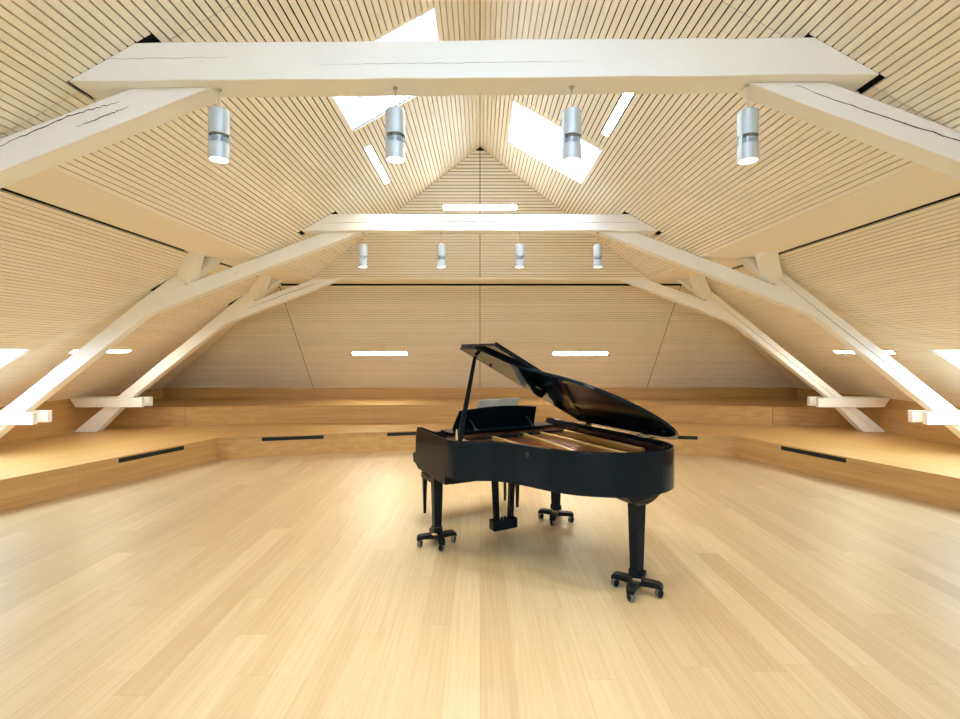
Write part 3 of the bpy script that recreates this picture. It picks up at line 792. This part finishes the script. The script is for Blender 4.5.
for ((x, y), _, _), rz, lb in zip(LEGS, (20, 70, 58), ('black four-wheeled dolly under the piano leg nearest the bench, with a brass plate', 'black four-wheeled dolly under the farthest piano leg', 'black four-wheeled dolly with grey wheels under the tail leg closest to the viewer')):
    dolly(PM + rm @ Vector((x, y, 0)), math.radians(rz), lb)

# sheet music on the desk
bm = B()
def leaf(x0, x1, h0, h1, tilt):
    n = 8; top, bot = [], []
    for k in range(n + 1):
        f = k / n; x = x0 + (x1 - x0) * f; b = .004 + .010 * math.sin(PI * f)
        bot.append((x, h0, -b)); top.append((x, h1 + tilt * f, -b))
    for k in range(n):
        q = [desk_pt(*bot[k]), desk_pt(*bot[k + 1]), desk_pt(*top[k + 1]), desk_pt(*top[k])]
        q2 = [desk_pt(a[0], a[1], a[2] - .0025) for a in (bot[k], bot[k + 1], top[k + 1], top[k])]
        prism(bm, q, q2)
leaf(.03, .245, .004, .285, -.002); leaf(.03, -.185, .004, .285, .006)
bmesh.ops.remove_doubles(bm, verts=bm.verts, dist=1e-5)
sheet = obj('sheet_music', bm, 'paper')
sheet.location = PM; sheet.rotation_euler = (0, 0, PA)
tag(sheet, 'open cream sheet music standing on the black piano desk', 'sheet music')

# bench
bl = PM + rm @ Vector((-.052, -.655, 0))
bench = empty('piano_bench', bl, PA, 'black piano bench with slim tapered legs standing behind the piano', 'bench')
LW, LD = .481, .137
for sx in (-1, 1):
    for sy in (-1, 1):
        bm = B(); x, y = sx * LW, sy * LD; a, b = .022, .012
        prism(bm, [(x - b, y - b, 0), (x + b, y - b, 0), (x + b, y + b, 0), (x - b, y + b, 0)], [(x - a, y - a, .375), (x + a, y - a, .375), (x + a, y + a, .375), (x - a, y + a, .375)])
        obj('leg', bm, 'black', bench, False, .002)
bm = B(); box(bm, -LW - .03, LW + .03, -LD - .03, LD + .03, .375, .43); obj('apron', bm, 'black', bench, False, .004)
bm = B(); box(bm, -LW - .028, LW + .028, -LD - .028, LD + .028, .4305, .485); obj('cushion', bm, 'leather', bench, False, .02, 4)

# ------------------------------------------------------------------ light
wd = bpy.data.worlds.new('sky'); S.world = wd; wd.use_nodes = True
bg = wd.node_tree.nodes['Background']; bg.inputs[0].default_value = (.73, .94, 1.17, 1); bg.inputs[1].default_value = 12.0
def light(name, kind, loc, energy, color, **k):
    l = bpy.data.lights.new(name, kind); l.energy = energy; l.color = color
    for a, b in k.items(): setattr(l, a, b)
    o = bpy.data.objects.new(name, l); COL.objects.link(o); o.location = loc; return o
for c, d, a, b, u in SKYLIGHT_ENERGY:
    o = light('skylight_portal', 'AREA', c, 1, (1, 1, 1), shape='RECTANGLE', size=a, size_y=b)
    z = -d; x = u.normalized(); y = z.cross(x)
    o.matrix_world = Matrix(((x.x, y.x, z.x, c.x), (x.y, y.y, z.y, c.y), (x.z, y.z, z.z, c.z), (0, 0, 0, 1)))
    o.data.cycles.is_portal = True
o = light('window_portal', 'AREA', (0, YB - .25, (WZ0 + WZ1) / 2), 1, (1, 1, 1), shape='RECTANGLE', size=2 * WX, size_y=WZ1 - WZ0)
o.rotation_euler = (PI / 2, 0, 0); o.rotation_euler = (-PI / 2, 0, 0); o.data.cycles.is_portal = True
for p in SPOTS:
    light('spot_beam', 'SPOT', p + Vector((0, 0, -.43)), 58 if p.y < 5 else 66, (1., .98, .84), spot_size=math.radians(110), spot_blend=.8, shadow_soft_size=.045)

# ------------------------------------------------------------------ camera and view
cam = bpy.data.cameras.new('camera'); cam.sensor_width = 36; cam.lens = 492.44 / 960 * 36
cam.shift_y = -(359.5 - 351.2) / 960; cam.clip_start = .05
co = bpy.data.objects.new('camera', cam); COL.objects.link(co); co.location = (0, 0, H); co.rotation_euler = (PI / 2, 0, 0)
S.camera = co
vs = S.view_settings; vs.view_transform = 'Standard'; vs.look = 'None'; vs.exposure = 0.34; vs.gamma = 1.0; vs.use_curve_mapping = False
S.cycles.max_bounces = 12; S.cycles.diffuse_bounces = 8; S.cycles.glossy_bounces = 5; S.cycles.transparent_max_bounces = 12
S.cycles.caustics_reflective = False; S.cycles.caustics_refractive = False
S.cycles.sample_clamp_indirect = 6.0
S.cycles.use_denoising = True
